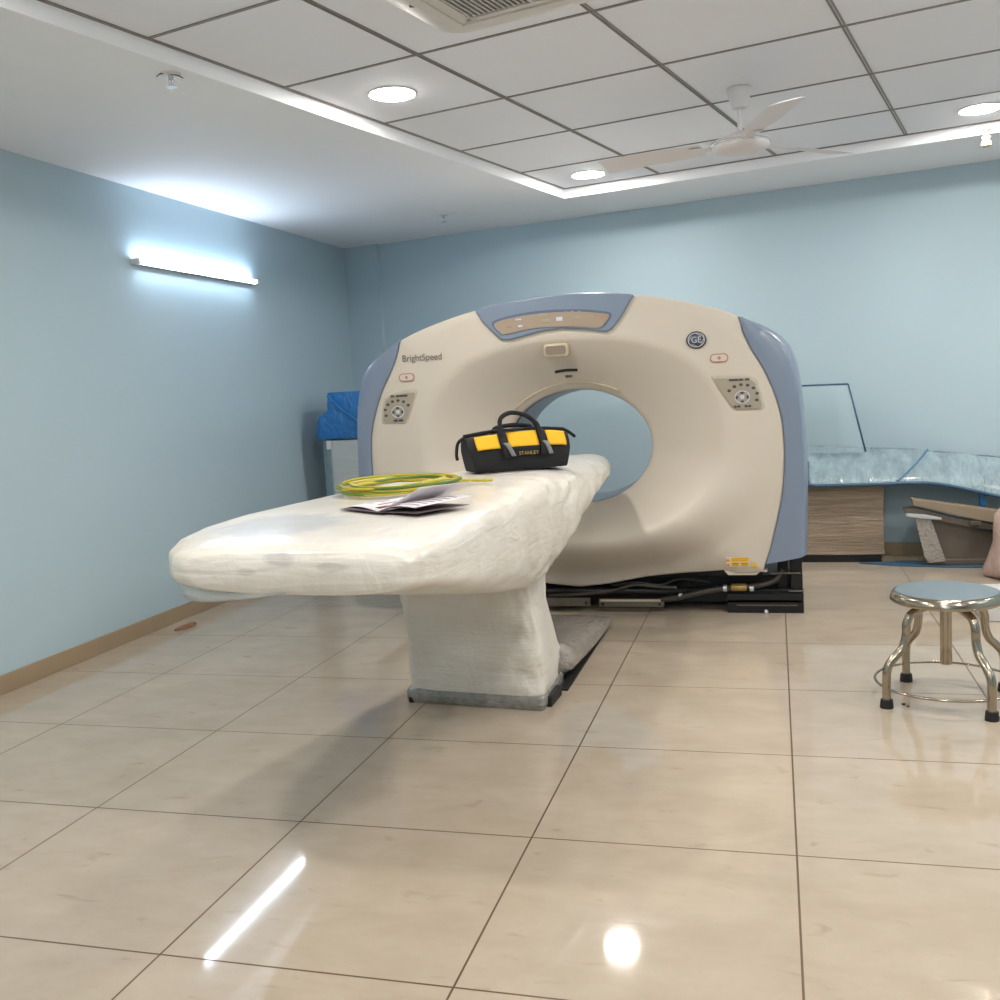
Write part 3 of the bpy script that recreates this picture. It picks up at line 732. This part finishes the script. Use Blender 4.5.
# bubble wrapped rear base
bm = bmesh.new(); rings = []
for (y, xl, xr, h) in ((2.36, .78, 1.42, .22), (2.5, .77, 1.425, .18), (2.75, .77, 1.43, .135), (3.05, .77, 1.435, .10), (3.35, .77, 1.44, .085), (3.55, .78, 1.44, .075), (3.60, .80, 1.42, .04)):
    ring = []
    for u, v in ((0, 0), (-.0, .5), (.02, .85), (.08, 1), (.3, 1.04), (.5, 1.02), (.7, 1.04), (.9, 1), (.98, .85), (1.0, .5), (1, 0)):
        nz = noise.noise(Vector((u*5, y*5, v*3)))*.012
        ring.append((xl+(xr-xl)*u, y, max(0.004, h*v+(nz if v > .4 else 0))))
    rings.append(ring)
bm2 = bm; loft(bm, rings); o = obj('wrapped_rear_base', bm, 'bubble', pt, smooth=True, autosmooth=60); o['label'] = 'low bubble-wrapped base reaching to the scanner'
md = o.modifiers.new('s', 'SUBSURF'); md.levels = 2; md.render_levels = 2
box('rubber_foot', 1.33, 1.40, 2.06, 2.24, 0, .05, 'rubber', pt, bevel=.006, rz=-.05)
bm = bmesh.new(); add_box(bm, 1.36, 1.418, 2.3, 3.5, .0, .008); obj('base_edge', bm, 'rubber', pt)
bm = bmesh.new(); add_lathe(bm, [(.022, 0), (.024, .02), (.018, .045)], (.735, 2.085, 0), 14); obj('leveling_foot', bm, 'rubber', pt, smooth=True)
# loose film hanging below the near end
bm = bmesh.new(); grid = []
up = [(.424, 1.02, .872), (.435, .92, .885), (.47, .76, .90), (.53, .635, .915), (.64, .545, .92), (.82, .48, .92)]
dn = [(.420, 1.02, .862), (.43, .88, .846), (.46, .745, .830), (.50, .66, .828), (.58, .565, .845), (.74, .47, .89)]
U, D = catmull([(x, y, z) for y, x, z in up], 4), catmull([(x, y, z) for y, x, z in dn], 4)
for k in range(len(U)):
    row = []
    for j in range(6):
        v = j/5; p = U[k].lerp(D[k], v); p.x += noise.noise(Vector((k*.35, j*.7, 1)))*.008; p.y += noise.noise(Vector((k*.35, j*.7, 5)))*.006; row.append(p)
    grid.append(row)
loft(bm, grid, cap=False, closed=False); o = obj('film_flap', bm, 'film_clear', pt, smooth=True)
md = o.modifiers.new('t', 'SOLIDIFY'); md.thickness = .0015

# ------------------------------------------------------------------ tool bag
ZT = 1.026
tb = empty('tool_bag', (1.172, 2.52, ZT), R(33)); tag(tb, 'black and yellow fabric tool bag with looped handles on the wrapped table', 'tool bag')
L_ = .255
def bag_sec(u):      # u -1..1 along the length
    e = abs(u)**6
    hb = .105*(1-.12*e); ht = .178*(1-.06*e)+.006*math.sin(u*3+1)
    wb = .10*(1-.10*e); wt = .045
    return [(-wb*.92, 0), (-wb, .012), (-wb*1.02, hb*.5), (-wb*.96, hb), (-wb*.70, hb+(ht-hb)*.5), (-wt, ht-.006), (0, ht), (wt, ht-.006), (wb*.70, hb+(ht-hb)*.5), (wb*.96, hb), (wb*1.02, hb*.5), (wb, .012), (wb*.92, 0)]
bm = bmesh.new(); rings = []
for k in range(25):
    u = -1+k/12; s_ = bag_sec(u); lx = L_*u
    if abs(u) > .99: s_ = [(a*.94, b*.985) for a, b in s_]; 
    rings.append([(lx*(1-.10*(1-min(1, b/.12))) , a+noise.noise(Vector((lx*14, a*14, b*14)))*.006, b+noise.noise(Vector((lx*12, a*12+4, b*12)))*.004*(b > .02)) for a, b in s_])
loft(bm, rings); obj('bag_body', bm, 'black_cloth', tb, smooth=True, autosmooth=60)
def panel(u0, u1, t0, t1, off, m_, name, n=8, skew=0):
    """patch following the front slope: t 0 = height of the shoulder, 1 = top"""
    bm = bmesh.new(); grid = []
    for k in range(n+1):
        u = u0+(u1-u0)*k/n; s_ = bag_sec(u); P = [Vector((0, *s_[i])) for i in (2, 3, 4, 5, 6)]
        row = []
        for j in range(9):
            u = u0+(u1-u0)*k/n-skew*j/8; t_ = t0+(t1-t0)*j/8; f_ = min(3.999, max(0, t_)); i = int(f_); p = P[i].lerp(P[i+1], f_-i)
            row.append((L_*u*(1-.10*(1-min(1, p.z/.12))), p.y-off, p.z+off*.4))
        grid.append(row)
    loft(bm, grid, cap=False, closed=False); o = obj(name, bm, m_, tb, smooth=True); md = o.modifiers.new('t', 'SOLIDIFY'); md.thickness = .006; md.offset = 0
    return o
for u0, u1 in ((-.86, -.42), (-.24, .34), (.53, .90)):
    panel(u0, u1, 1.02, 2.92, .006, 'yellow_cloth', 'yellow_panel')
for u in (-.33, .435):
    panel(u-.065, u+.065, .1, 3.2, .012, 'black_cloth', 'strap', 2)
    o = panel(u+.09, u+.18, .15, 1.45, .018, 'grey_strap', 'reflective_strip', 2, .12)
panel(-.22, .34, .25, 1.05, .008, 'black_cloth', 'front_pocket')
bm = bmesh.new()
for s in (-1,):
    pts = catmull([(-.33*L_, -.075, .125), (-.34*L_, -.05, .195), (-.30*L_, -.035, .245), (-.08*L_, -.02, .268), (.20*L_, -.03, .25), (.38*L_, -.045, .205), (.435*L_, -.075, .125)], 8)
    add_tube(bm, pts, lambda t_: .011 if .2 < t_ < .8 else .014, 10)
obj('handle', bm, 'black_cloth', tb, smooth=True)
bm = bmesh.new()
pts = catmull([(-.33*L_, .075, .125), (-.33*L_, .065, .185), (-.2*L_, .07, .20), (.06*L_, .075, .205), (.3*L_, .07, .20), (.435*L_, .065, .185), (.435*L_, .075, .125)], 8)
add_tube(bm, pts, .011, 10); obj('handle', bm, 'black_cloth', tb, smooth=True)
tube('zipper', catmull([(-L_*1.0, 0, .168), (-L_*.5, 0, .183), (0, 0, .184), (L_*.5, 0, .184), (L_*1.0, 0, .172)], 4), .009, 'black_cloth', tb)
tube('zipper_tab', catmull([(L_*.98, 0, .172), (L_*1.08, -.005, .158), (L_*1.2, -.01, .132)], 5), .008, 'black_cloth', tb)
tube('zipper_tab', catmull([(-L_*.98, 0, .165), (-L_*1.12, -.01, .14), (-L_*1.16, -.01, .09), (-L_*1.15, -.01, .06)], 5), .008, 'black_cloth', tb)
text('lettering', 'STANLEY', .024, (.10*L_, -.122, .078), 'brass', tb, rot=(R(80), 0, 0), sx=1.0)

# ------------------------------------------------------------------ coiled cable
cc = bmesh.new(); pts = []
NL = 7
for k in range(NL*44+1):
    a = 2*PI*k/44; lap = a/(2*PI); i = int(lap)
    r = .212+.052*math.sin(lap*2.3)+.012*math.sin(3*a+lap)
    ox, oy = .012*math.sin(i*2.1+a*.12), .02*math.cos(i*1.7+a*.1)
    z = ZT+.010+.0028*lap+.010*abs(math.sin(a*.5+lap))*(.4 if lap < 2 else 1)
    pts.append((.90+ox+(r*.93)*math.cos(a), 1.67+oy+(r+.035)*math.sin(a), z))
pts += [(1.085, 1.73, ZT+.03), (1.12, 1.80, ZT+.018), (1.165, 1.87, ZT+.010), (1.20, 1.865, ZT+.009), (1.235, 1.875, ZT+.009)]
add_tube(cc, pts, .0068, 8, mi=lambda k, i: 1 if (k+i//16) % 8 in (0, 1, 2) else 0)
o = obj('cable_coil', cc, ['cable_yellow', 'cable_green'], None, smooth=True)
tag(o, 'coil of yellow and green striped earth cable lying on the wrapped table', 'cable coil')

# ------------------------------------------------------------------ booklet
bk = empty('booklet', (1.155, 1.06, ZT+.001), R(-28)); bk.scale = (.84, .84, .7); tag(bk, 'open printed booklet with a curled page on the wrapped table beside the cable coil', 'booklet')
def sheet(name, f, m_, nx=12, ny=4, th=.0015):
    bm = bmesh.new(); g_ = [[f(i/nx, j/ny) for j in range(ny+1)] for i in range(nx+1)]
    loft(bm, g_, cap=False, closed=False); o = obj(name, bm, m_, bk, smooth=True); md = o.modifiers.new('t', 'SOLIDIFY'); md.thickness = th; md.offset = 1; return o
lp = lambda u, v: (-.27+.29*u, -.16+.30*v+.06*(1-u), .002+.012*math.sin(u*PI)+.004*v)
sheet('left_page', lp, 'paper')
sheet('lower_page', lambda u, v: (-.24+.30*u, -.18+.30*v+.03*(1-u), .001+.002*u), 'paper_under')
rp = lambda u, v: (.02+.20*u, -.165+.31*v+.02*u, .004+.045*math.sin(min(1, u*1.25)*PI*.5)*(1-.45*u)+.012*v)
sheet('right_page', rp, 'paper')
sheet('cover_page', lambda u, v: (.02+.22*u, -.155+.28*v, .001+.004*u), 'paper_under')
sheet('curled_page', lambda u, v: (.0+.17*u*(.8+.2*v), -.10+.30*v*(1-.15*u)+.06*u, .02+.085*u**1.2), 'paper', th=.001)
for x0, x1, y0, y1, mm in ((.55, .63, .25, .6, 'ink'), (.74, .86, .1, .5, 'ink_red'), (.15, .35, .3, .35, 'ink'), (.15, .4, .45, .5, 'ink'), (.15, .3, .6, .65, 'ink')):
    sheet('print_block', lambda u, v, x0=x0, x1=x1, y0=y0, y1=y1: (lambda p: (p[0], p[1], p[2]+.0022))(lp(x0+(x1-x0)*u, y0+(y1-y0)*v)), mm, 3, 2, .0005)
for k in range(6):
    sheet('print_line', lambda u, v, k=k: (lambda p: (p[0], p[1], p[2]+.0022))(rp(.3+.6*u, .12+.13*k+.04*v)), 'ink', 6, 1, .0005)

# ------------------------------------------------------------------ steel stool
st = empty('stool', (3.045, 2.33, 0)); tag(st, 'round steel stool with four curved tube legs and a foot ring on the tiled floor', 'stool')
bm = bmesh.new(); add_lathe(bm, [(.196, .470), (.207, .467), (.213, .459), (.218, .444), (.220, .434), (.216, .428), (.19, .430)], n=56)
obj('seat_rim', bm, 'steel', st, smooth=True, autosmooth=50)
bm = bmesh.new(); add_lathe(bm, [(.197, .462), (.197, .4712), (.18, .4716)], n=56); obj('seat', bm, 'steel_seat', st, smooth=True, autosmooth=40)
bm = bmesh.new(); add_lathe(bm, [(.022, .155), (.0235, .16), (.0235, .42)], n=20); obj('centre_post', bm, 'steel', st, smooth=True, autosmooth=40)
for a in (208, 297, 117, 28):
    e = Vector((math.cos(R(a)), math.sin(R(a)), 0))
    prof = [(.025, .412), (.08, .412), (.125, .402), (.168, .382), (.186, .345), (.188, .305), (.194, .275), (.21, .24), (.245, .208), (.27, .18), (.281, .15), (.283, .11), (.283, .06), (.283, .012)]
    lg = tube('leg', catmull([e*r+Vector((0, 0, z)) for r, z in prof], 4), .0175, 'steel', st, n=14)
    bm = bmesh.new(); add_lathe(bm, [(.027, 0), (.027, .01), (.024, .036), (.019, .037)], tuple(e*.283), 18); obj('rubber_foot', bm, 'rubber', lg, smooth=True, autosmooth=40)
tube('foot_ring', [(.282*math.cos(2*PI*k/64), .282*math.sin(2*PI*k/64), .082) for k in range(64)], .0055, 'steel', st, n=8, closed=True)

# ------------------------------------------------------------------ right background: wrapped parts
ct = empty('carton', (2.83, 5.62, 0), -.02); tag(ct, 'brown carton in shiny stretch film on a low dark pallet, right of the scanner', 'carton')
box('carton_body', -.36, .29, -.10, .10, .055, .585, 'carton', ct, bevel=.008)
box('pallet', -.34, .27, -.08, .10, .0, .05, 'black', ct)
box('tape_band', -.362, .292, -.103, -.095, .53, .56, 'cardboard', ct)

bd = empty('wrapped_board', (0, 0, 0)); tag(bd, 'long blue-edged board under pale blue plastic film lying across the carton', 'wrapped board')
fr = [(2.50, .605), (2.62, .598), (2.68, .592), (3.08, .592), (3.30, .594), (3.47, .582), (3.70, .528), (3.87, .482), (4.2, .40)]
bk_ = [(2.50, .84), (2.63, .842), (2.74, .835), (3.0, .818), (3.35, .80), (3.45, .785), (3.70, .76), (3.87, .735), (4.2, .70)]
F, B = catmull([(x, 0, z) for x, z in fr], 4), catmull([(x, 0, z) for x, z in bk_], 4)
bm = bmesh.new(); grid = []
for p, q in zip(F, B):
    row = []
    y0 = 5.43; y1 = wy(q.x)-.05
    for j in range(9):
        v = j/8; x = p.x+(q.x-p.x)*v; n_ = noise.noise(Vector((x*5, v*4, 0)))*.016*math.sin(v*PI)
        row.append((x, y0+(y1-y0)*v, p.z+(q.z-p.z)*(v**.8)+.012*math.sin(v*PI)+n_))
    for j in range(8, -1, -1):
        v = j/8; x = p.x+(q.x-p.x)*v
        row.append((x, y0+(y1-y0)*v+(.0 if j else 0), p.z+(q.z-p.z)*(v**.8)-.02))
    grid.append(row)
loft(bm, grid); obj('film_top', bm, 'pale_film', bd, smooth=True, autosmooth=50)
tube('front_edge', [(p.x, 5.425, p.z-.008) for p in F], .012, 'blue_edge', bd, n=8)
tube('back_edge', [(p.x, wy(p.x)-.05, p.z+.002+.008*noise.noise(Vector((p.x*9, 0, 0)))) for p in B], .007, 'pale_film', bd, n=8)
for x in (2.60, 3.42):
    tube('tape_band', catmull([(x-.22 if x > 3 else x, 5.428, .604), (x-.1 if x > 3 else x, 5.53, .70), (x+.02, wy(x)-.06, .80)], 5), .006, 'blue_edge' if x < 3 else 'tape_blue', bd, n=8)
box('blue_leg', 3.745, 3.785, 5.475, 5.515, .36, .51, 'blue_film', bd, bevel=.005)
box('blue_leg', 3.95, 3.995, 5.475, 5.515, .0, .44, 'blue_film', bd, bevel=.005)

# leaning clear panel with dark edges
pn = empty('leaning_panel', (0, 0, 0)); tag(pn, 'clear panel with dark blue taped edges leaning on the back wall beside the scanner', 'panel')
def lean(x, z): return (x, 5.66+(z-.8)*.12-(x-2.9)*.10, z)
q = [(2.30, .80), (2.30, 1.31), (2.90, 1.302), (3.01, .80)]
bm = bmesh.new(); loft(bm, [[Vector(lean(x, z))+Vector((0, d, 0)) for x, z in q] for d in (0, .006)]); obj('pane', bm, 'clear_blue', pn)
for a, b in ((q[1], q[2]), (q[2], q[3]), (q[0], q[1])):
    bm = bmesh.new(); add_tube(bm, [lean(*a), lean(*b)], .0065, 8); obj('taped_edge', bm, 'blue_edge', pn, smooth=True)

# flattened cardboard and parts under the board
cb = empty('cardboard_pieces', (3.5, 5.36, .0125)); tag(cb, 'pile of flattened cardboard pieces and film under the right part of the wrapped board', 'cardboard')
def slab(name, q, y0, y1, m_): return prism(name, q, y0, y1, m_, cb, bevel=.004)
slab('cardboard_sheet', [(-.22, .475), (.42, .365), (.42, .27), (.2, .32), (-.12, .405), (-.21, .43)], -.06, .06, 'cardboard')
slab('cardboard_sheet', [(-.27, .40), (-.2, .41), (.10, .325), (.42, .27), (.42, .21), (.1, .28), (-.25, .36)], -.04, .08, 'cardboard_dark')
slab('cardboard_sheet', [(-.13, .34), (.42, .22), (.42, .035), (-.02, .035)], .0, .1, 'cardboard_dark')
slab('film_sleeve', [(-.20, .34), (-.10, .34), (.0, .03), (-.11, .018), (-.14, .06)], -.05, -.03, 'bubble')
slab('film_sleeve', [(-.26, .375), (-.14, .365), (-.03, .34), (-.03, .325), (-.16, .335), (-.26, .355)], -.07, -.045, 'foam_white')
box('metal_hinge', .15, .22, -.075, -.05, .285, .315, 'taupe_dark', cb, bevel=.003)
slab('cardboard_sheet', [(.16, .265), (.42, .245), (.42, .215), (.2, .25)], -.06, -.02, 'black')
slab('cardboard_sheet', [(-.13, .0), (.42, .0), (.42, .04), (-.13, .04)], -.02, .1, 'cardboard_dark')

bm = bmesh.new()
loft(bm, [[(x, y, z) for x, y in ((3.16, 5.50), (2.94, 5.47), (3.05, 5.43), (3.13, 5.38), (3.46, 5.30), (3.80, 5.27), (4.05, 5.27), (4.05, 5.40), (3.72, 5.44), (3.3, 5.52))] for z in (.0, .012)])
tag(obj('plastic_sheet', bm, 'blue_edge', bevel=.003), 'flat blue plastic sheet on the floor under the cardboard pieces', 'plastic sheet')

# pink plastic sack at the right edge
bm = bmesh.new(); rings = []
for z, r in ((0, .16), (.01, .20), (.06, .215), (.14, .20), (.24, .185), (.34, .165), (.42, .14), (.47, .11), (.50, .05)):
    ring = []
    for k in range(28):
        a = 2*PI*k/28; rr = r*(1+.10*math.sin(3*a+z*9)+.22*noise.noise(Vector((math.cos(a)*1.7, math.sin(a)*1.7, z*6))))
        ring.append((rr*math.cos(a), rr*math.sin(a)*.8, z))
    rings.append(ring)
t = empty('plastic_sack', (3.90, 4.95, 0)); tag(t, 'crumpled pinkish plastic sack standing on the floor at the right edge', 'sack')
loft(bm, rings); o = obj('sack_body', bm, 'sack_pink', t, smooth=True)
bm = bmesh.new(); add_lathe(bm, [(.045, .49), (.05, .52), (.085, .56), (.06, .565)], n=14); obj('tied_neck', bm, 'cardboard_dark', t, smooth=True)
bm = bmesh.new(); add_lathe(bm, [(.02, -.205), (.02, -.20), (.016, -.15)], (-.11, 0, .06), 14, 'Y'); obj('green_print', bm, 'green_print', t)

t = empty('white_case', (3.70, 3.86, 0)); tag(t, 'low white case on the floor behind the stool at the right edge', 'case')
box('case_body', -.255, .3, -.14, .2, .0, .12, 'white_paint', t, bevel=.006); box('case_lid', -.26, .305, -.145, .205, .122, .14, 'white_paint', t, bevel=.005)

# ------------------------------------------------------------------ left background: blue wrapped cabinet
t = empty('wrapped_cabinet', (-.95, 5.75, 0)); tag(t, 'white film-wrapped cabinet standing in the far left corner beside the scanner', 'cabinet')
box('cabinet_body', -.24, .35, -.25, .25, 0, 1.06, 'foam_white', t, bevel=.01)
box('corner_post', -.30, -.22, -.26, -.18, 0, 1.06, 'clear_blue', t, bevel=.006)
box('gap_block', -.42, -.24, .0, .2, 0, 1.06, 'teal_dark', t, bevel=.006)  # dark teal block filling the gap left of the cabinet
bm = bmesh.new(); add_box(bm, -.262, -.222, -.272, -.255, .99, 1.06); obj('tape_patch', bm, 'white_paint', t)
bm = bmesh.new(); rings = []
def R3(x, y, z): return Vector((x+noise.noise(Vector((x*6, y*6, z*6)))*.02, y+noise.noise(Vector((x*6+3, y*6, z*6)))*.02, z+noise.noise(Vector((x*6, y*6+9, z*6)))*.012))
for k in range(9):
    v = k/8; z = 1.075+v*.38; ring = []
    xl = -.36 if v < .45 else -.36+.10*sm(.45, .62, v); yl = -.29+.07*v
    for x, y in rrect((.36-xl)/2, .26-.03*v, .04, 4, (.36+xl)/2, 0): ring.append(R3(x, y, z) if 0 < k else Vector((x, y, z)))
    rings.append(ring)
loft(bm, rings); o = obj('blue_wrapped_console', bm, 'blue_film', None, smooth=True, autosmooth=50); o.location = (-.95, 5.75, 0)
tag(o, 'equipment box bundled in shiny bright blue plastic film on top of the wrapped cabinet', 'wrapped box')
bm = bmesh.new(); add_tube(bm, catmull([(-.22, -.275, 1.43), (-.12, -.285, 1.33), (.0, -.29, 1.24), (.15, -.285, 1.12)], 6), .012, 8); f_ = obj('film_fold', bm, 'blue_film', o, smooth=True)

# ------------------------------------------------------------------ small litter on the floor
bm = bmesh.new(); grid = []
for k in range(7):
    u = k/6; w_ = .030*math.sin(PI*(.1+.8*u)); grid.append([(-.085+.17*u, -w_, .004+.012*u), (-.085+.17*u, 0, .002+.02*math.sin(u*PI)), (-.085+.17*u, w_, .006+.016*u)])
loft(bm, grid, cap=False, closed=False); o = obj('paper_scrap', bm, 'leaf', None, smooth=True); md = o.modifiers.new('t', 'SOLIDIFY'); md.thickness = .003
o.location = (-1.29, 3.37, .001); o.rotation_euler.z = R(75); tag(o, 'small brown curled scrap on the floor by the left skirting', 'scrap')
for (x, y, s) in ((2.866, 2.237, .009), (2.88, 2.212, .007)):
    bm = bmesh.new(); bmesh.ops.create_icosphere(bm, subdivisions=2, radius=s)
    for v in bm.verts: v.co *= 1+.3*noise.noise(v.co*200); v.co.z *= .5
    o = obj('pebble', bm, 'black', None, smooth=True); o.location = (x, y, s*.5)
    tag(o, 'tiny black crumb on the floor tile in front of the stool', 'crumb', 'black crumbs by the stool')

# ------------------------------------------------------------------ world, camera
w = bpy.data.worlds.new('world'); bpy.context.scene.world = w; w.use_nodes = True
w.node_tree.nodes['Background'].inputs[0].default_value = (.6, .7, .8, 1); w.node_tree.nodes['Background'].inputs[1].default_value = .3
cam = bpy.data.cameras.new('camera'); co = bpy.data.objects.new('camera', cam); COL.objects.link(co)
cam.sensor_width = 36; cam.sensor_fit = 'HORIZONTAL'; cam.lens = 996.2228/1000*36; cam.clip_start = .05
Rm = Matrix(((0.96313238, 0.26323531, -0.05552643), (-0.02395511, -0.12166284, -0.99228237), (-0.26795926, 0.95702943, -0.11087159)))
# rows: camera right, down, forward in world axes
rt, dn_, fw = Rm[0], Rm[1], Rm[2]
M = Matrix((rt, -dn_, -fw)).transposed().to_4x4(); M.translation = Vector((2.375145, -2.101887, 1.41)); co.matrix_world = M
sc = bpy.context.scene; sc.camera = co
sc.view_settings.view_transform = 'Standard'; sc.view_settings.look = 'None'; sc.view_settings.gamma = 1; sc.view_settings.exposure = .46
